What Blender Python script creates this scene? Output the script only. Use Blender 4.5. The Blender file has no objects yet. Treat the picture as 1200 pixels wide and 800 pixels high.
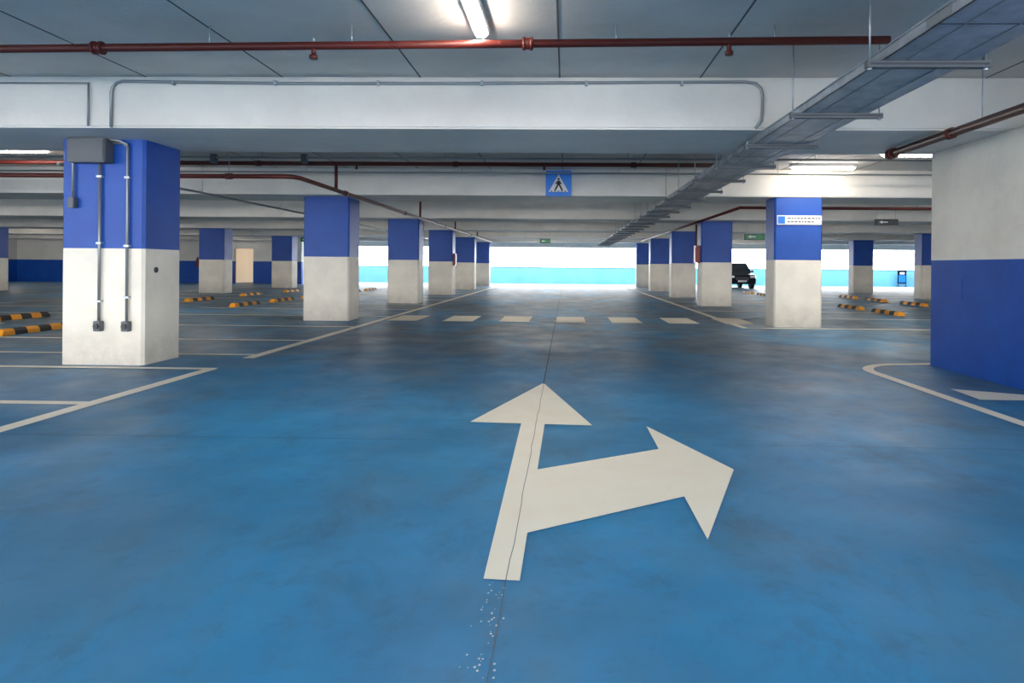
import bpy, bmesh, math, random
from mathutils import Vector, Matrix
random.seed(4)
scene = bpy.context.scene
try:
    scene.view_settings.view_transform = 'Standard'
    scene.view_settings.look = 'None'
except Exception: pass

def lin(c):
    r=[]
    for v in c:
        v/=255.0
        r.append(v/12.92 if v<=0.04045 else ((v+0.055)/1.055)**2.4)
    return (*r,1)

# ---------------------------------------------------------------- materials
def mat_basic(name, col, rough=0.5, metal=0.0, emit=None, estr=0, spec=0.5):
    m=bpy.data.materials.new(name); m.use_nodes=True
    b=m.node_tree.nodes['Principled BSDF']
    b.inputs['Base Color'].default_value=lin(col)
    b.inputs['Roughness'].default_value=rough
    b.inputs['Metallic'].default_value=metal
    b.inputs['Specular IOR Level'].default_value=spec
    if emit:
        b.inputs['Emission Color'].default_value=lin(emit)
        b.inputs['Emission Strength'].default_value=estr
    return m

def noise(nt, pos, scale, detail=4, rough=0.55, stretch=None, dist=0):
    n=nt.nodes.new('ShaderNodeTexNoise')
    n.inputs['Scale'].default_value=scale; n.inputs['Detail'].default_value=detail
    n.inputs['Roughness'].default_value=rough; n.inputs['Distortion'].default_value=dist
    if stretch:
        mp=nt.nodes.new('ShaderNodeMapping'); mp.inputs['Scale'].default_value=stretch
        nt.links.new(pos,mp.inputs['Vector']); nt.links.new(mp.outputs[0],n.inputs['Vector'])
    else: nt.links.new(pos,n.inputs['Vector'])
    return n.outputs['Fac']
def ramp(nt, fac, stops):
    r=nt.nodes.new('ShaderNodeValToRGB'); e=r.color_ramp.elements
    while len(e)<len(stops): e.new(0.5)
    for i,(p,c) in enumerate(stops):
        e[i].position=p; e[i].color=c if len(c)==4 else (*c,1)
    nt.links.new(fac,r.inputs['Fac']); return r.outputs['Color']
def mix(nt, fac, a, b, mode='MIX'):
    m=nt.nodes.new('ShaderNodeMix'); m.data_type='RGBA'; m.blend_type=mode
    for s,v in ((m.inputs[0],fac),(m.inputs[6],a),(m.inputs[7],b)):
        if isinstance(v,(int,float)): s.default_value=v
        elif isinstance(v,tuple): s.default_value=v
        else: nt.links.new(v,s)
    return m.outputs[2]
def g(v): return (v,v,v,1)

def mat_paint(name, c1, c2, rough=0.5, scale=1.6, bump=0.15, dirt=0.0, spec=0.4):
    """painted concrete, mottled, with faint trowel bump and worn grime low down"""
    m=bpy.data.materials.new(name); m.use_nodes=True; nt=m.node_tree
    b=nt.nodes['Principled BSDF']
    geo=nt.nodes.new('ShaderNodeNewGeometry'); pos=geo.outputs['Position']
    n1=noise(nt,pos,scale,6,0.6)
    col=mix(nt, ramp(nt,n1,[(0.35,g(0)),(0.68,g(1))]), lin(c1), lin(c2))
    if dirt>0:
        sep=nt.nodes.new('ShaderNodeSeparateXYZ'); nt.links.new(pos,sep.inputs[0])
        mr=nt.nodes.new('ShaderNodeMapRange'); mr.inputs[1].default_value=0.0; mr.inputs[2].default_value=0.55
        mr.inputs[3].default_value=1; mr.inputs[4].default_value=0
        nt.links.new(sep.outputs[2],mr.inputs[0])
        n2=noise(nt,pos,5,6,0.7)
        mu=nt.nodes.new('ShaderNodeMath'); mu.operation='MULTIPLY'
        nt.links.new(mr.outputs[0],mu.inputs[0]); nt.links.new(n2,mu.inputs[1])
        mu2=nt.nodes.new('ShaderNodeMath'); mu2.operation='MULTIPLY'; mu2.inputs[1].default_value=dirt
        nt.links.new(mu.outputs[0],mu2.inputs[0])
        col=mix(nt,mu2.outputs[0],col,lin((80,78,74)))
    nt.links.new(col,b.inputs['Base Color'])
    b.inputs['Roughness'].default_value=rough; b.inputs['Specular IOR Level'].default_value=spec
    bp=nt.nodes.new('ShaderNodeBump'); bp.inputs['Strength'].default_value=bump; bp.inputs['Distance'].default_value=0.02
    nt.links.new(noise(nt,pos,14,6,0.65),bp.inputs['Height']); nt.links.new(bp.outputs[0],b.inputs['Normal'])
    return m

def mat_floor():
    m=bpy.data.materials.new('blue_epoxy_floor'); m.use_nodes=True; nt=m.node_tree
    b=nt.nodes['Principled BSDF']
    geo=nt.nodes.new('ShaderNodeNewGeometry'); pos=geo.outputs['Position']
    base=mix(nt, ramp(nt,noise(nt,pos,0.5,6,0.6),[(0.36,g(0)),(0.62,g(1))]), lin((44,116,160)), lin((46,144,198)))
    # greyed worn tyre paths, long along the aisle
    w=ramp(nt,noise(nt,pos,0.7,8,0.66,(1.0,0.5,1),.4),[(0.46,g(0)),(0.66,g(0.55))])
    col=mix(nt,w,base,lin((92,124,140)))
    d=ramp(nt,noise(nt,pos,1.6,9,0.72,(1,0.7,1),.5),[(0.52,g(0)),(0.70,g(0.5))])
    col=mix(nt,d,col,lin((52,76,90)))
    f=ramp(nt,noise(nt,pos,6,9,0.78),[(0.53,g(0)),(0.72,g(0.4))])
    col=mix(nt,f,col,lin((48,82,104)))
    s=ramp(nt,noise(nt,pos,30,6,0.7),[(0.66,g(0)),(0.76,g(0.45))])
    col=mix(nt,s,col,lin((32,48,60)))
    # aisle worn grey further down (traffic wear)
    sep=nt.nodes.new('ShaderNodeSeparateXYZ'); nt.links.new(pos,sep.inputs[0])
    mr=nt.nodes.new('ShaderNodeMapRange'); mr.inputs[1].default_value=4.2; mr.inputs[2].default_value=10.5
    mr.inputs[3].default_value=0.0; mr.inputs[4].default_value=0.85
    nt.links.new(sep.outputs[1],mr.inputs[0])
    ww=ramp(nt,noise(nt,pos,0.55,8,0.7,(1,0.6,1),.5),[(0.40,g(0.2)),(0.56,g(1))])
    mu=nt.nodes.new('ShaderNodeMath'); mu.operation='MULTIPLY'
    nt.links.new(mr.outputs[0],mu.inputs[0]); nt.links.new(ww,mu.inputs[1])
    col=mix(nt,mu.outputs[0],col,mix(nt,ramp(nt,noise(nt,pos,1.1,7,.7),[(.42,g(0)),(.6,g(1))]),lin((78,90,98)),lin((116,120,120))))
    nt.links.new(col,b.inputs['Base Color'])
    r=ramp(nt,noise(nt,pos,1.8,6,0.6),[(0.3,g(0.38)),(0.7,g(0.6))])
    nt.links.new(r,b.inputs['Roughness'])
    b.inputs['Specular IOR Level'].default_value=0.42
    bp=nt.nodes.new('ShaderNodeBump'); bp.inputs['Strength'].default_value=0.06; bp.inputs['Distance'].default_value=0.01
    nt.links.new(noise(nt,pos,30,5,0.6),bp.inputs['Height']); nt.links.new(bp.outputs[0],b.inputs['Normal'])
    return m

def mat_mark():
    m=bpy.data.materials.new('road_marking_paint'); m.use_nodes=True; nt=m.node_tree
    b=nt.nodes['Principled BSDF']
    geo=nt.nodes.new('ShaderNodeNewGeometry'); pos=geo.outputs['Position']
    c=mix(nt,ramp(nt,noise(nt,pos,3,6,0.65),[(0.35,g(0)),(0.7,g(1))]),lin((255,245,226)),lin((252,238,217)))
    c=mix(nt,ramp(nt,noise(nt,pos,22,6,0.75),[(0.67,g(0)),(0.80,g(0.3))]),c,lin((150,155,158)))
    nt.links.new(c,b.inputs['Base Color']); b.inputs['Roughness'].default_value=0.55
    return m

M_floor=mat_floor(); M_mark=mat_mark()
M_white=mat_paint('white_painted_concrete',(238,230,216),(222,214,201),0.55,1.8,0.25,0.75)
M_beam=mat_paint('beam_white_paint',(222,218,211),(207,203,197),0.6,1.1,0.2)
M_blue=mat_paint('blue_column_paint',(6,66,152),(12,76,166),0.45,2.2,0.15)
M_cyan=mat_paint('parapet_daylit_blue',(90,152,186),(100,162,194),0.5,1.0,0.05)  # blue lightened in the colour to carry the daylight glow on the parapet
M_ceil=mat_paint('ceiling_concrete',(214,208,201),(196,191,184),0.7,0.9,0.2)
M_joint=mat_basic('dark_joint',(80,80,80),0.8)  # grey strips marking panel and floor joints
M_seam=mat_basic('floor_seam',(110,108,104),0.8)
M_wall=mat_paint('wall_paint',(212,210,205),(198,196,192),0.6,1.0,0.1)
M_galv=mat_paint('galvanised_steel',(185,192,198),(145,152,160),0.38,6,0.03)
M_galv.node_tree.nodes['Principled BSDF'].inputs['Metallic'].default_value=0.6
M_cond=mat_basic('conduit_grey',(140,144,146),0.4,0.5)
M_box=mat_basic('grey_enclosure',(84,88,94),0.5,0.2)
M_red=mat_basic('red_pipe_paint',(82,27,21),0.45,0,None,0,.35)
M_redb=mat_basic('bright_red',(130,20,18),0.4)
M_black=mat_basic('black_rubber',(20,20,21),0.6)
M_yel=mat_basic('yellow_reflective',(220,145,20),0.5)
M_tube=mat_basic('fluorescent_tube',(255,255,255),0.4,0,(255,246,232),85)
M_hous=mat_basic('lamp_housing',(200,200,200),0.5)
M_sblue=mat_basic('sign_blue',(20,105,195),0.4,0,(20,110,205),0.15)
M_swhite=mat_basic('sign_white',(225,225,225),0.4)
M_grn=mat_basic('sign_green',(20,110,70),0.4,0,(30,150,90),0.1)
M_dark=mat_basic('dark_panel',(45,48,54),0.5)
M_door=mat_basic('door_grey',(120,124,130),0.45)
M_warm=mat_basic('vestibule_warm_glow',(232,222,206),0.6,0,(255,232,205),0.3)  # faint emission on the walls stands in for the lit interior
M_carp=mat_basic('car_black_paint',(16,18,22),0.2)
M_glass=mat_basic('tinted_glass',(30,38,46),0.08)
M_lens=mat_basic('headlight_lens',(225,230,235),0.1)
M_dot=mat_basic('paint_splash',(215,215,210),0.6)

# ---------------------------------------------------------------- builder
class B:
    def __init__(s): s.bm=bmesh.new(); s.mats=[]
    def mi(s,m):
        if m not in s.mats: s.mats.append(m)
        return s.mats.index(m)
    def box(s,x0,x1,y0,y1,z0,z1,m,bev=0):
        i=s.mi(m)
        if bev:
            tb=bmesh.new(); bmesh.ops.create_cube(tb,size=1)
            for v in tb.verts: v.co=Vector(((x0+x1)/2+v.co.x*(x1-x0),(y0+y1)/2+v.co.y*(y1-y0),(z0+z1)/2+v.co.z*(z1-z0)))
            bmesh.ops.bevel(tb,geom=tb.edges[:],offset=bev,segments=2,affect='EDGES')
            for f in tb.faces: f.material_index=i
            me=bpy.data.meshes.new('t'); tb.to_mesh(me); s.bm.from_mesh(me); bpy.data.meshes.remove(me); tb.free(); return
        vs=[s.bm.verts.new((x,y,z)) for z in(z0,z1) for y in(y0,y1) for x in(x0,x1)]
        for q in((0,2,3,1),(4,5,7,6),(0,1,5,4),(2,6,7,3),(0,4,6,2),(1,3,7,5)):
            f=s.bm.faces.new([vs[k] for k in q]); f.material_index=i
    def prism(s,pts,z0,z1,m,axis='Z',caps=True):
        i=s.mi(m)
        def P(a,b,c):
            return {'Z':(a,b,c),'X':(c,a,b),'Y':(a,c,b)}[axis]
        lo=[s.bm.verts.new(P(a,b,z0)) for a,b in pts]; hi=[s.bm.verts.new(P(a,b,z1)) for a,b in pts]
        n=len(pts)
        for k in range(n):
            f=s.bm.faces.new((lo[k],lo[(k+1)%n],hi[(k+1)%n],hi[k])); f.material_index=i
        if caps:
            f=s.bm.faces.new(lo[::-1]); f.material_index=i
            f=s.bm.faces.new(hi); f.material_index=i
    def tube(s,path,r,m,seg=10,smooth=True):
        i=s.mi(m); path=[Vector(p) for p in path]; rings=[]; ref=None
        for k,p in enumerate(path):
            if k==0: t=path[1]-p
            elif k==len(path)-1: t=p-path[k-1]
            else: t=(path[k+1]-p).normalized()+(p-path[k-1]).normalized()
            t.normalize()
            up=Vector((0,0,1)) if abs(t.z)<0.9 else Vector((0,1,0))
            if ref is not None and abs(ref.dot(t))<0.95: up=ref
            a=t.cross(up).normalized(); b=t.cross(a).normalized(); ref=-b
            rr=r[k] if isinstance(r,(list,tuple)) else r
            rings.append([s.bm.verts.new(p+a*math.cos(2*math.pi*j/seg)*rr+b*math.sin(2*math.pi*j/seg)*rr) for j in range(seg)])
        for k in range(len(rings)-1):
            for j in range(seg):
                f=s.bm.faces.new((rings[k][j],rings[k][(j+1)%seg],rings[k+1][(j+1)%seg],rings[k+1][j])); f.material_index=i; f.smooth=smooth
        f=s.bm.faces.new(rings[0][::-1]); f.material_index=i
        f=s.bm.faces.new(rings[-1]); f.material_index=i
    def cyl(s,p0,p1,r,m,seg=12): s.tube([p0,p1],r,m,seg)
    def poly(s,pts,m):
        i=s.mi(m); f=s.bm.faces.new([s.bm.verts.new(p) for p in pts]); f.material_index=i; return f
    def done(s,name,origin=None):
        bmesh.ops.recalc_face_normals(s.bm,faces=s.bm.faces[:])
        co=[v.co for v in s.bm.verts]
        if origin is None:
            mn=Vector((min(c[k] for c in co) for k in range(3))); mx=Vector((max(c[k] for c in co) for k in range(3)))
            origin=Vector(((mn.x+mx.x)/2,(mn.y+mx.y)/2,mn.z))
        for v in s.bm.verts: v.co-=origin
        me=bpy.data.meshes.new(name); s.bm.to_mesh(me); s.bm.free()
        for m in s.mats: me.materials.append(m)
        o=bpy.data.objects.new(name,me); o.location=origin; scene.collection.objects.link(o); return o

XL,XR,YB,YF=-34.0,26.0,-7.0,45.0
YC=41.6
ZC=3.2; ZB=2.65; ZP=1.37

# ---------------------------------------------------------------- shell
b=B(); b.box(XL,XR,YB-6,YF+0.3,-0.2,0,M_floor); b.done('floor')
b=B(); b.box(XL,XR,YB,YC,ZC,ZC+0.3,M_ceil); b.box(XL,-16.2,YC,YF+.3,ZC,ZC+0.3,M_ceil)
k=-22
while k<18:
    x=-0.08+1.48*k
    if XL<x<XR: b.box(x-0.008,x+0.008,YB,YC,ZC-0.003,ZC+0.01,M_joint)
    k+=1
b.done('ceiling')
b=B(); b.box(XL-0.3,XL,YB,YF,0,ZP,M_blue); b.box(XL-0.3,XL,YB,YF,ZP,ZC,M_wall); b.done('wall_left')
b=B(); b.box(XR,XR+0.3,YB,YF,0,ZP,M_blue); b.box(XR,XR+0.3,YB,YF,ZP,ZC,M_wall); b.done('wall_right')
# far parapet in the open air just past the roof edge
b=B()
b.box(-16.2,XR,YF,YF+0.25,0,1.13,M_cyan)
b.box(-16.2,XR,YF-0.03,YF+0.28,1.13,1.17,M_galv)
b.done('wall_far')
b=B(); b.box(-16.2,XR,YC-0.3,YC,2.42,ZC,M_beam); b.done('ceiling_edge_beam')
# rear-left room wall with doorways
b=B(); Y0=38.9
segs=[(XL,-30.8,0),(-30.8,-29.6,1),(-29.6,-26.2,0),(-26.2,-25.0,1),(-25.0,-20.4,0),(-20.4,-19.2,2),(-19.2,-16.2,0)]
for x0,x1,d in segs:
    if not d:
        b.box(x0,x1,Y0,Y0+0.25,0,ZP,M_blue); b.box(x0,x1,Y0,Y0+0.25,ZP,ZC,M_wall)
    else: b.box(x0,x1,Y0,Y0+0.25,2.15,ZC,M_wall)
b.box(-16.45,-16.2,Y0+0.25,YF,0,ZC,M_wall)
b.done('wall_far_left')
n=1
for x0,x1,d in segs:
    if d==1:
        b=B(); b.box(x0+.01,x1-.01,Y0+0.08,Y0+0.14,0,2.14,M_door)
        b.box(x0+.01,x0+0.06,Y0-0.02,Y0+0.2,0,2.14,M_dark); b.box(x1-0.06,x1-.01,Y0-0.02,Y0+0.2,0,2.14,M_dark); b.box(x0+.01,x1-.01,Y0-0.02,Y0+0.2,2.09,2.14,M_dark)
        b.box(x0+0.15,x1-0.15,Y0+0.02,Y0+0.08,1.0,1.06,M_redb)
        b.done('door_%d'%n); n+=1
b=B()
b.box(-21.0,-18.2,41.6,41.7,0,ZC,M_warm); b.box(-21.1,-21.0,Y0+0.25,41.7,0,ZC,M_warm); b.box(-18.2,-18.1,Y0+0.25,41.7,0,ZC,M_warm)
b.done('wall_vestibule')

# beams
beamY=[(0.35,1.75),(6.75,8.2),(13.1,14.5),(19.5,20.9),(25.7,27.1),(32.0,33.4),(38.2,38.85)]
for i,(y0,y1) in enumerate(beamY):
    b=B(); b.box(XL,XR,y0,y1,ZB,ZC,M_beam,0.02)
    b.done('ceiling_beam')

# ---------------------------------------------------------------- columns
def column(x0,x1,y0,y1,ztop=ZB,zp=ZP,extra=None,name='concrete_column'):
    c=0.03
    pts=[(x0+c,y0),(x1-c,y0),(x1,y0+c),(x1,y1-c),(x1-c,y1),(x0+c,y1),(x0,y1-c),(x0,y0+c)]
    b=B(); b.prism(pts,0,zp,M_white,caps=False); b.prism(pts,zp,ztop,M_blue,caps=False)
    if extra: extra(b)
    return b.done(name)
def hole(b):
    b.cyl((-4.955,7.62,1.12),(-4.94,7.62,1.12),0.035,M_dark,12)
column(-5.94,-4.95,7.4,8.12,extra=hole)
for y in (13.6,20.1,26.1,32.4,38.7): column(-5.63,-4.64,y,y+0.7)
for y in (13.15,20.2,25.8,32.3,38.6): column(4.25,5.22,y,y+0.6)
for y in (19.9,25.9,32.4): column(-15.05,-14.0,y,y+0.7)
for y in (19.9,25.9,32.4): column(-24.6,-23.6,y,y+0.7)
for y in (13.2,20.2,26.4,32.6): column(14.5,15.5,y,y+0.6)

# right pier (paint inverted) + upper recessed wall
b=B()
zs=1.315
b.box(4.58,6.2,4.2,8.13,0,zs,M_blue); b.box(4.58,6.2,4.2,8.13,zs,ZB,M_white)
b.box(4.572,4.58,7.5,7.62,0.85,1.1,M_blue)
b.done('wall_right_pier')
b=B(); b.box(4.98,6.2,4.2,6.75,ZB,ZC,M_beam); b.done('wall_right_upper')

# ---------------------------------------------------------------- floor markings
def strip(b,pts,w,z=0.004):
    P=[Vector((x,y)) for x,y in pts]; L=[];R=[]
    for k,p in enumerate(P):
        if k==0: t=P[1]-p
        elif k==len(P)-1: t=p-P[k-1]
        else: t=(P[k+1]-p).normalized()+(p-P[k-1]).normalized()
        t.normalize(); nrm=Vector((-t.y,t.x))
        L.append(p+nrm*w/2); R.append(p-nrm*w/2)
    for k in range(len(P)-1):
        f=b.poly([(*L[k],z),(*R[k],z),(*R[k+1],z),(*L[k+1],z)],M_mark)
def mark(name,fn):
    b=B(); fn(b); return b.done(name)
def arrow(b):
    for k,pts in enumerate(([(-.219,6.57),(-.725,4.89),(.212,4.83)],
                [(-.33,4.89),(-.305,2.44),(-.165,2.43),(-.150,4.89)],
                [(-.20,2.845),(.66,3.377),(.66,4.252),(-.20,3.74)],
                [(.633,2.826),(1.007,3.82),(.616,4.83)])):
        b.poly([(x,y,0.005+.0004*k) for x,y in pts],M_mark)
mark('arrow_marking',arrow)
def cross(b):
    for k in range(7):
        x=-3.55+1.22*k
        b.poly([(x-.33,13.75,.005),(x+.33,13.75,.005),(x+.33,15.25,.005),(x-.33,15.25,.005)],M_mark)
mark('crosswalk_marking',cross)
def arc(cx,cy,r,a0,a1,n=8):
    return [(cx+r*math.cos(math.radians(a0+(a1-a0)*k/n)),cy+r*math.sin(math.radians(a0+(a1-a0)*k/n))) for k in range(n+1)]
mark('lane_line_marking',lambda b:(strip(b,[(-4.03,0.3),(-4.03,7.2)],.14),strip(b,[(-3.97,7.2),(-11,7.2)],.12,.006)))
mark('lane_line_marking',lambda b:(strip(b,[(-4.03,8.05),(-4.03,37)],.15),strip(b,[(-3.97,8.35),(-11,8.35)],.1,.006)))
mark('lane_line_marking',lambda b:(strip(b,[(3.58,12.9),(3.58,37)],.15),strip(b,[(3.52,12.85),(12,12.85)],.14,.006)))
mark('lane_line_marking',lambda b:strip(b,[(3.58,1.0),(3.58,7.0)]+arc(4.25,7.5,.67,180,90,9)[0:]+[(4.75,8.25),(9,8.3)],.12))
mark('hatch_marking',lambda b:b.poly([(3.87,6.52,.005),(4.5,6.22,.005),(4.5,5.98,.005),(3.83,5.99,.005)][::-1],M_mark))
def stalls_l(b):
    for y in (5.37,2.9,10.0,12.3,14.9,17.2,19.6,22.2,24.6,27.4,29.8,32.2,34.6): strip(b,[(-4.1,y),(-9.9,y)],.12)
    for y in (5.37,10.0,12.3,14.9,17.2,19.6,22.2,24.6,27.4,29.8,32.2,34.6): strip(b,[(-11.0,y),(-16.5,y)],.12)
    strip(b,[(-16.5,2),(-16.5,37)],.1,.006)
mark('parking_stall_lines',stalls_l)
def stalls_r(b):
    for y in (15.4,17.8,20.0,22.6,25.2,27.6,30,32.1,34.8): strip(b,[(3.66,y),(9.4,y)],.12)
    for y in (12.85,15.4,17.8,20.0,22.6,25.2,27.6,30,32.1,34.8): strip(b,[(10.6,y),(16.4,y)],.12)
    strip(b,[(16.4,8),(16.4,37)],.1,.006)
mark('parking_stall_lines',stalls_r)
# floor joints
b=B()
def thin(pts,w,z,m=M_seam):
    P=[Vector(p) for p in pts]
    for k in range(len(P)-1):
        t=(P[k+1]-P[k]).normalized(); n_=Vector((-t.y,t.x))*w/2
        b.poly([(*(P[k]+n_),z),(*(P[k]-n_),z),(*(P[k+1]-n_),z),(*(P[k+1]+n_),z)],m)
y=0.5; pts=[]
while y<44:
    pts.append((-.215+random.uniform(-.004,.004),y)); y+=0.15 if y<12 else 2
thin([p for p in pts if p[1]<6.6],.0032,.0075)
thin([p for p in pts if p[1]>=6.4],.012,.0076,M_joint)
thin([(-9,4.36),(-.9,4.38)],.006,.003,M_joint); thin([(1.2,4.36),(3.4,4.34)],.005,.003,M_joint)
thin([(-4,10.9),(4,10.9)],.012,.003,M_joint)
b.done('floor_joint')
b=B()
for k in range(46):
    x=random.gauss(-.25,.022); y=random.uniform(1.85,2.42); r=random.uniform(.0015,.0045)
    b.poly([(x+r*math.cos(a),y+r*1.4*math.sin(a),.003) for a in [j*math.pi/3 for j in range(6)]],M_dot)
b.done('paint_spatter')

# ---------------------------------------------------------------- wheel stops
def wheel_stop(x,y,L=1.5):
    b=B(); n=6
    for k in range(n):
        y0=y-L/2+L*k/n; y1=y0+L/n; m=M_black if k%2 else M_yel
        t0=.06 if k==0 else 0; t1=.06 if k==n-1 else 0
        pr=[(-.09,.006),(.09,.006),(.075,.07),(.045,.11),(-.045,.11),(-.075,.07)]
        i=b.mi(m)
        lo=[b.bm.verts.new((x+a,y0+t0*(c/.11),c)) for a,c in pr]; hi=[b.bm.verts.new((x+a,y1-t1*(c/.11),c)) for a,c in pr]
        for j in range(6):
            f=b.bm.faces.new((lo[j],lo[(j+1)%6],hi[(j+1)%6],hi[j])); f.material_index=i
        for q in (lo[::-1],hi):
            f=b.bm.faces.new(q); f.material_index=i
    b.done('wheel_stop')
for x,y in [(-9.15,10.85),(-11.5,13.2),(-9.2,18.2),(-9.2,20.6),(-11.8,20.4),(-12.0,24.2),(-9.2,23.0),(-9.2,27.6),(-11.9,27.6),(-9.2,30),(-11.9,30),
            (8.6,17.3),(8.6,19.5),(8.6,28),(8.6,23.4),(11.6,24.2),(11.6,26.5),(8.6,30.4),(11.6,21.6),(8.6,25.8)]:
    wheel_stop(x,y)

# ---------------------------------------------------------------- pipes
def clamp(b,x,y,z,ax='X',r=.062,l=.1,m=M_red):
    d=Vector((l/2,0,0)) if ax=='X' else Vector((0,l/2,0)); c=Vector((x,y,z)); b.cyl(c-d,c+d,r,m,12)
def rodup(b,x,y,z,zt=ZC): b.cyl((x,y,z),(x,y,zt-.002),.006,M_galv,6)
b=B()
za=lambda x:3.0+.075*(x+4.7)/7.3
b.tube([(-12,5.3,za(-12)),(-4,5.3,za(-4)),(2.63,5.3,za(2.63))],.034,M_red,12)
for x in(-3.95,-.33): clamp(b,x,5.3,za(x),r=.048,l=.09); clamp(b,x-.03,5.3,za(x),r=.056,l=.02); clamp(b,x+.03,5.3,za(x),r=.056,l=.02)
for x in(-2.12,1.33):
    b.cyl((x,5.3,za(x)),(x,5.3,za(x)-.08),.02,M_red,10); b.cyl((x,5.3,za(x)-.08),(x,5.3,za(x)-.11),.035,M_red,10)
    b.cyl((x,5.3,za(x)+.03),(x,5.3,za(x)+.07),.012,M_galv,8)
for x in(-8,-5,-3,-1.8,.4,1.7): rodup(b,x,5.3,za(x))
b.done('sprinkler_pipe')
b=B()
b.tube([(3.9,-6,2.585),(3.9,7.75,2.585)],.045,M_red,14)
for y in(7.72,6.6): clamp(b,3.9,y,2.585,'Y',.058,.08)
b.cyl((3.9,7.75,2.585),(3.9,7.83,2.585),.062,M_red,14)
for y in(3,6.1): rodup(b,3.9,y,2.6,ZC)
b.done('sprinkler_pipe')
# second bay transverse pipes
b=B()
b.tube([(-24,11.5,3.03),(3.0,11.5,3.03)],.038,M_red,10)
for x in(-9,-5.6,-2,1.2): rodup(b,x,11.5,3.03); clamp(b,x,11.5,3.03,r=.05,l=.1)
for x in(-7.3,-3.8,-.4): b.cyl((x,11.5,3.03),(x,11.5,2.93),.02,M_red,8)
b.done('sprinkler_pipe')
b=B()
b.tube([(-24,9.75,2.55),(-4.35,9.75,2.55),(-4.23,9.79,2.55),(-4.17,9.92,2.55),(-4.17,36,2.55)],.036,M_red,10)
for y in(12,16.5,22,28): clamp(b,-4.17,y,2.55,'Y',.05,.1)
for x in(-9,-7,-5.2): clamp(b,x,9.75,2.55,'X',.048,.1); rodup(b,x,9.75,2.55)
b.cyl((-4.17,11.5,2.55),(-4.17,11.5,3.03),.03,M_red,10)
for y in(18.2,24,30): b.cyl((-4.17,y,2.55),(-4.17,y,3.05),.03,M_red,10)
b.done('sprinkler_pipe')
for k,y in enumerate((17.8,24.2,30.5,36.5)):
    b=B(); b.tube([(-20,y,3.05),(3.5,y,3.05)],.038,M_red,8)
    for x in(-8,-4.17,0,3): rodup(b,x,y,3.05)
    b.done('sprinkler_pipe')
b=B(); b.tube([(3.95,14.75,2.58),(18,14.75,2.58)],.036,M_red,10); b.tube([(3.98,14.75,2.58),(3.98,34,2.58)],.036,M_red,10)
for x in (5.5,8,11): rodup(b,x,14.75,2.58)
b.done('sprinkler_pipe')
# slim conduits running along the aisle, left bay
b=B(); b.tube([(-7.2,8.9,2.6),(-7.2,37,2.6)],.022,M_cond,8)
for y in (10,12.5,16,18,22,24,29): rodup(b,-7.2,y,2.6)
b.done('electrical_conduit')
b=B(); b.tube([(-22,10.4,2.95),(6,10.4,2.95)],.018,M_cond,8)
for x in(-8,-6.6,-5,-2,1,4): rodup(b,x,10.4,2.95)
for x in(-5.8,-4.3): b.box(x-.04,x+.04,10.35,10.45,2.86,3.0,M_box)
b.done('electrical_conduit')
b=B(); b.tube([(-22,12.2,2.98),(12,12.2,2.98)],.016,M_cond,8)
for x in(-8,-5,-2,1,4,7): rodup(b,x,12.2,2.98)
b.done('electrical_conduit')
# conduit on the near beam face
b=B(); y=6.73
p=[(-4.87,y,2.65),(-4.87,y,3.02)]+[(-4.87+.12-.12*math.cos(a),y,3.02+.12*math.sin(a)) for a in (math.pi/6,math.pi/3,math.pi/2)]
p+=[(-3,y,3.12),(-1,y,3.125),(1.85,y,3.145)]
p+=[(1.9+.14*math.sin(a),y,3.005+.14*math.cos(a)) for a in (math.pi/6,math.pi/3,math.pi/2)]
p+=[(2.04,y,2.85),(2.03,y,2.74),(1.97,y,2.66)]
b.tube(p,.016,M_cond,8)
for x in(-4.2,-3.1,-2,-.9,.2,1.2): b.box(x-.015,x+.015,y-.02,y+.02,3.10,3.15,M_galv)
b.done('electrical_conduit')
b=B(); b.tube([(-5.12,y,2.66),(-5.12,y,3.12),(-9,y,3.12)],.012,M_cond,8); b.done('electrical_conduit')

# electrical fixtures on near column
b=B(); yf=7.4
b.box(-5.76,-5.31,yf-.16,yf,2.36,2.7-.06,M_box,.01)
b.box(-5.74,-5.33,yf-.166,yf-.16,2.38,2.62,M_box,.002)
def drop(x,z0,z1,bx):
    b.cyl((x,yf-.03,z0),(x,yf-.03,z1),.016,M_cond,8)
    for z in (z0-.15,(z0+z1)/2,z1+.25): b.box(x-.03,x+.03,yf-.05,yf,z-.012,z+.012,M_galv)
    b.box(x-.045,x+.045,yf-.07,yf,z1-.1,z1+.02,M_box,.008)
    b.cyl((x,yf-.09,z1-.04),(x,yf-.07,z1-.04),.03,M_dark,10)
drop(-5.46,2.36,.50,0); 
b.tube([(-5.31,yf-.03,2.60),(-5.2,yf-.03,2.60),(-5.13,yf-.03,2.56),(-5.13,yf-.03,.5)],.016,M_cond,8)
b.box(-5.175,-5.085,yf-.07,yf,.4,.52,M_box,.008)
b.cyl((-5.13,yf-.09,.46),(-5.13,yf-.07,.46),.03,M_dark,10)
for z in(2.2,1.4,.8): b.box(-5.16,-5.10,yf-.05,yf,z-.012,z+.012,M_galv)
b.tube([(-5.76,yf-.03,2.42),(-5.78,yf-.03,2.40),(-5.78,yf-.03,1.95)],.014,M_cond,8)
b.box(-5.82,-5.74,yf-.07,yf,1.84,1.96,M_box,.008)
b.tube([(-5.38,yf-.06,2.62),(-5.32,yf-.06,2.635),(-5.2,yf-.06,2.62),(-5.12,yf-.05,2.58)],.012,M_galv,8)
b.done('electrical_junction_box')

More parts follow.
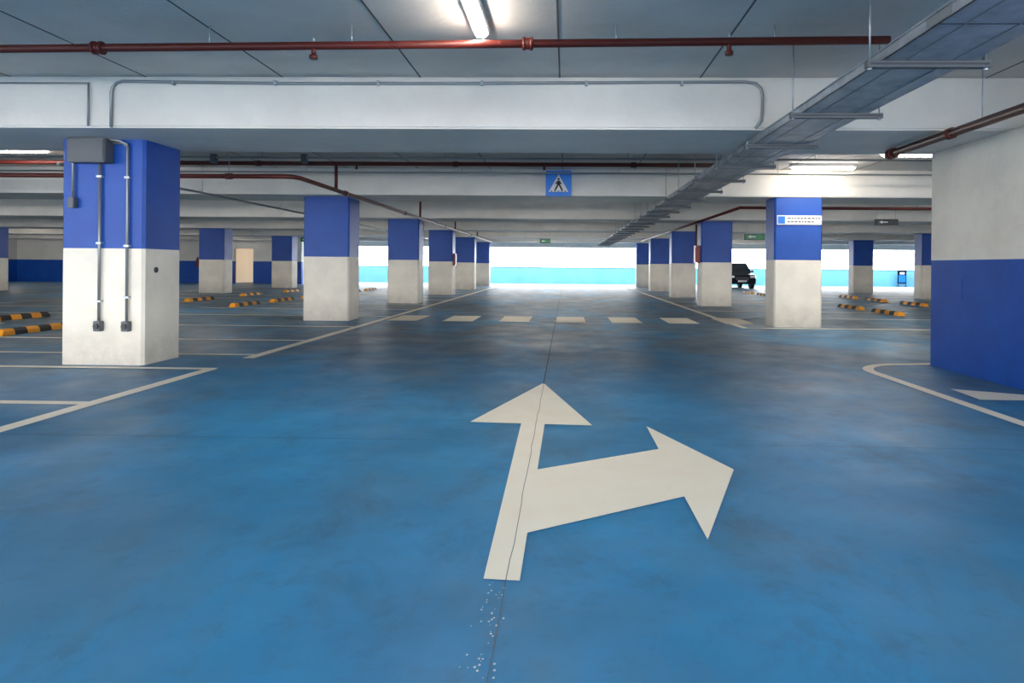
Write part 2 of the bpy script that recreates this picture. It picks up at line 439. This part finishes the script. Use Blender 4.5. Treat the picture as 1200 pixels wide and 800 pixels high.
# ---------------------------------------------------------------- cable tray
b=B(); x0,x1=2.06,2.64; z0,z1=2.565,2.64
b.box(x0,x1,-5,41,z0,z0+.006,M_galv)
b.box(x0,x0+.006,-5,41,z0,z1,M_galv); b.box(x1-.006,x1,-5,41,z0,z1,M_galv)
b.box(x0-.012,x0,-5,41,z1-.01,z1,M_galv); b.box(x1,x1+.012,-5,41,z1-.01,z1,M_galv)
for xx in (x0+.14,x0+.44): b.box(xx,xx+.01,-5,41,z0-.004,z0,M_cond)
y=1.4
while y<41:
    b.box(1.96,2.76,y-.025,y+.025,z0-.045,z0-.002,M_box); b.box(1.975,2.745,y-.027,y-.025,z0-.03,z0-.016,M_dark)
    inb=any(a-.03<y<c+.03 for a,c in beamY); zt=ZB if inb else ZC
    for xx in(1.985,2.735):
        b.cyl((xx,y,z0-.05),(xx,y,zt-.002),.007,M_galv,6); b.cyl((xx,y,z0-.06),(xx,y,z0-.045),.016,M_galv,6)
    y+=1.425
for y in(3.6,7.9,12.2,16.5,20.8): # joint plates
    b.box(x0-.004,x0,y-.12,y+.12,z0+.01,z1-.012,M_cond); b.box(x0,x1,y-.004,y+.004,z0-.003,z0,M_dark)
b.done('cable_tray')

# ---------------------------------------------------------------- lamps, plus added fill tubes out of view
def lamp(x,y,along='Y',L=1.25,z=ZC):
    b=B()
    hx,hy=(.07,L/2) if along=='Y' else (L/2,.07)
    b.box(x-hx,x+hx,y-hy,y+hy,z-.06,z,M_hous,.01)
    tx,ty=(.045,L/2-.04) if along=='Y' else (L/2-.04,.045)
    b.box(x-tx,x+tx,y-ty,y+ty,z-.1,z-.055,M_tube,.015)
    b.done('fluorescent_lamp_or_fill')
for (x,y,a) in [(-.72,4.75,'Y'),(-.72,-2.5,'Y'),(-4.5,-1.5,'Y'),(2.9,-1.5,'Y'),(-8.5,3.5,'Y'),(8,3.0,'Y'),(-9.6,10.9,'X'),(5.9,10.9,'X'),(4.9,12.35,'X'),(-16,10.9,'X'),(11,11,'X'),  # tubes behind and beside the camera are added to lift the foreground
                (-.7,15.4,'X'),(-.7,21.8,'X'),(-.7,28.0,'X'),(-.7,34.4,'X'),(-3,34.4,'X'),(2.2,34.4,'X'),(-3,28.0,'X'),(2.4,28.0,'X'),  # added aisle tubes, hidden behind beams, brighten the deeper bays
                (-9,15.6,'X'),(-18,15.6,'X'),(8,15.5,'X'),(14,17.0,'X'),(-9,21.9,'X'),(-18,23.5,'X'),(9,21.9,'X'),(18,23.3,'X'),(-10,28,'X'),(-19,30,'X'),(10,28,'X'),(-20,35.8,'X'),(-27,30,'X'),(-27,36,'X'),(-31.5,35,'X'),(-10,36,'X'),(10,36,'X')]:  # tube by the far-left wall is added to brighten that dark end
    lamp(x,y,a)

# ---------------------------------------------------------------- signs
def pedestrian_sign():
    b=B(); cx,cz,y=-.16,2.89,13.02; s=.26
    b.box(cx-s,cx+s,y,y+.07,cz-s,cz+s,M_sblue,.01)
    b.box(cx-s+.012,cx+s-.012,y-.004,y,cz-s+.012,cz+s-.012,M_sblue)
    yy=y-.006
    b.poly([(cx-.2,yy,cz-.17),(cx+.2,yy,cz-.17),(cx,yy,cz+.19)],M_swhite)
    y3=y-.009
    def P(*p): b.poly([(cx+a,y3,cz+c) for a,c in p],M_black)
    b.poly([(cx+.022*math.cos(a),y3,cz+.085+.024*math.sin(a)) for a in [j*math.pi/5 for j in range(10)]],M_black)
    P((-.03,.055),(.03,.055),(.036,-.03),(-.034,-.03))
    P((-.034,-.03),(.004,-.03),(-.05,-.14),(-.09,-.14))
    P((0,-.03),(.036,-.03),(.095,-.14),(.055,-.14))
    P((.025,.05),(.068,-.005),(.052,-.02),(.018,.02)); P((-.025,.05),(-.072,-.005),(-.056,-.02),(-.018,.02))
    for k in range(5): P((-.16+.07*k,-.165),(-.125+.07*k,-.165),(-.125+.07*k,-.145),(-.16+.07*k,-.145))
    b.box(cx-.02,cx+.02,y+.07,13.1,cz-.1,cz+.1,M_galv)
    b.done('pedestrian_crossing_sign')
pedestrian_sign()
b=B(); b.box(4.29,5.19,13.12,13.15,2.09,2.28,M_swhite,.004)
b.box(4.31,4.45,13.116,13.12,2.11,2.26,M_sblue)
for z,w in((2.22,.62),(2.15,.5)): 
    x=4.5
    while x<4.5+w:
        l=random.uniform(.03,.07); b.box(x,x+l,13.116,13.12,z-.012,z+.012,M_box); x+=l+.02
b.done('parking_information_sign')
def hang_sign(x,y,z,w,h,m,name,face=None):
    b=B(); b.box(x-w/2,x+w/2,y-.03,y+.03,z-h/2,z+h/2,M_dark if face else m,.005)
    if face: 
        b.box(x-w/2+.02,x+w/2-.02,y-.034,y-.03,z-h/2+.02,z+h/2-.02,face)
        b.poly([(x-w*.35,y-.037,z),(x-w*.2,y-.037,z+h*.25),(x-w*.2,y-.037,z-h*.25)],M_swhite)
        b.box(x-w*.2,x+.02,y-.038,y-.034,z-h*.08,z+h*.08,M_swhite)
    for sx in(-w*.4,w*.4): b.cyl((x+sx,y,z+h/2),(x+sx,y,ZC),.006,M_galv,6)
    b.done(name)
hang_sign(9.2,18.6,2.55,.65,.18,M_dark,'exit_sign',M_dark)
hang_sign(6.5,22.2,2.28,.7,.22,M_swhite,'exit_sign',M_grn)
hang_sign(-1.0,30.8,2.42,.5,.2,M_swhite,'exit_sign',M_grn)
hang_sign(-12.5,30.6,2.4,.6,.2,M_dark,'exit_sign',M_grn)
hang_sign(-8.4,24.6,2.4,.6,.2,M_dark,'exit_sign',M_grn)

# fire hose cabinet / extinguishers
b=B(); b.box(4.10,4.245,20.3,20.6,1.35,1.9,M_redb,.01); b.box(4.09,4.10,20.34,20.56,1.42,1.84,M_redb); b.cyl((4.15,20.5,1.9),(4.15,20.5,2.58),.03,M_red,10); b.done('fire_hose_cabinet')
b=B(); b.box(-4.635,-4.54,26.2,26.5,1.2,1.7,M_redb,.01); b.box(-4.54,-4.53,26.24,26.46,1.27,1.63,M_redb); b.done('fire_hose_cabinet')
def extinguisher(x,y,z=1.0):
    b=B(); b.tube([(x,y,z),(x,y,z+.02),(x,y,z+.42),(x,y,z+.5),(x,y,z+.56)],[.07,.085,.085,.05,.03],M_redb,12)
    b.box(x-.02,x+.09,y-.02,y+.02,z+.56,z+.6,M_black); b.tube([(x+.03,y-.03,z+.57),(x+.11,y-.04,z+.45),(x+.1,y-.04,z+.15)],.014,M_black,6)
    b.box(x-.03,x+.03,y+.08,y+.125,z+.2,z+.3,M_galv)
    b.done('fire_extinguisher')
extinguisher(-22.6,38.77); extinguisher(-17.2,38.77)

# ---------------------------------------------------------------- car
def car(cx,cy):
    e=bpy.data.objects.new('car',None); e.location=(cx,cy,0); scene.collection.objects.link(e)
    def part(b,n):
        o=b.done(n); o.parent=e; o.location=Vector(o.location)-Vector((cx,cy,0)); return o
    W=.82
    b=B()
    body=[(-1.95,.28),(-2.0,.6),(-1.9,.82),(-1.1,.95),(1.85,1.0),(1.98,.8),(1.98,.28)]
    i=b.mi(M_carp)
    secs=[(-W,.94),(-W*.92,1.0),(W*.92,1.0),(W,.94)]
    rows=[[b.bm.verts.new((cx+sx,cy+py*k,.28+(pz-.28)*k)) for py,pz in body] for sx,k in secs]
    for r in range(3):
        for j in range(len(body)):
            f=b.bm.faces.new((rows[r][j],rows[r][(j+1)%len(body)],rows[r+1][(j+1)%len(body)],rows[r+1][j])); f.material_index=i
    b.bm.faces.new(rows[0]).material_index=i; b.bm.faces.new(rows[-1]).material_index=i
    part(b,'body')
    b=B(); base=[(-W*.92,-1.05,.93),(W*.92,-1.05,.93),(W*.92,1.8,.97),(-W*.92,1.8,.97)]; top=[(-W*.76,-.35,1.5),(W*.76,-.35,1.5),(W*.76,1.45,1.52),(-W*.76,1.45,1.52)]
    lo=[b.bm.verts.new((cx+x,cy+y,z)) for x,y,z in base]; hi=[b.bm.verts.new((cx+x,cy+y,z)) for x,y,z in top]
    gi=b.mi(M_glass); ci=b.mi(M_carp)
    for k in range(4): b.bm.faces.new((lo[k],lo[(k+1)%4],hi[(k+1)%4],hi[k])).material_index=gi
    b.bm.faces.new(hi).material_index=ci
    for k in range(4): b.cyl(lo[k].co.copy(),hi[k].co.copy(),.035,M_carp,6)
    part(b,'cabin')
    b=B()
    for sx in(-1,1):
        b.box(cx+sx*.6-.15,cx+sx*.6+.15,cy-2.0,cy-1.9,.62,.76,M_lens,.02)
        b.box(cx+sx*.9-.07,cx+sx*.9+.07,cy-.85,cy-.7,.95,1.08,M_carp,.02)
    b.box(cx-.38,cx+.38,cy-2.0,cy-1.92,.5,.68,M_dark,.01); b.box(cx-.25,cx+.25,cy-2.02,cy-1.95,.4,.5,M_swhite,.005)
    part(b,'lights_and_grille')
    for n_,(sx,sy) in enumerate(((-1,-1.25),(1,-1.25),(-1,1.25),(1,1.25))):
        b=B(); b.cyl((cx+sx*(W-.2),cy+sy,.32),(cx+sx*W,cy+sy,.32),.32,M_black,20); b.cyl((cx+sx*W,cy+sy,.32),(cx+sx*(W+.01),cy+sy,.32),.2,M_galv,12); part(b,'wheel_%d'%(n_+1))
car(10.1,38.8)
# small notice board standing in front of the parapet
b=B(); cx,cy=23.2,44.7
b.box(cx-.3,cx+.3,cy-.02,cy+.02,.22,1.12,M_carp,.01)
b.box(cx-.24,cx+.24,cy-.03,cy-.02,.3,.8,M_sblue); b.box(cx-.16,cx+.16,cy-.03,cy-.02,.86,1.0,M_swhite)
for sx in(-.26,.26): b.box(cx+sx-.02,cx+sx+.02,cy-.02,cy+.02,0,1.12,M_dark); b.box(cx+sx-.03,cx+sx+.03,cy-.2,cy+.2,0,.04,M_dark)
b.done('notice_board')

# ---------------------------------------------------------------- world & camera
w=bpy.data.worlds.new('World'); scene.world=w; w.use_nodes=True
bg=w.node_tree.nodes['Background']; bg.inputs[0].default_value=(0.98,0.985,0.985,1); bg.inputs[1].default_value=10.8

cam=bpy.data.cameras.new('Camera'); co=bpy.data.objects.new('Camera',cam); scene.collection.objects.link(co)
cam.sensor_width=36; cam.lens=22.5; cam.shift_x=-.0383; cam.shift_y=-.0732
co.matrix_world=Matrix.Translation((0,0,1.2))@Matrix.Rotation(.0227,4,'Z')@Matrix.Rotation(math.pi/2,4,'X')@Matrix.Rotation(.0082,4,'Z')
scene.camera=co
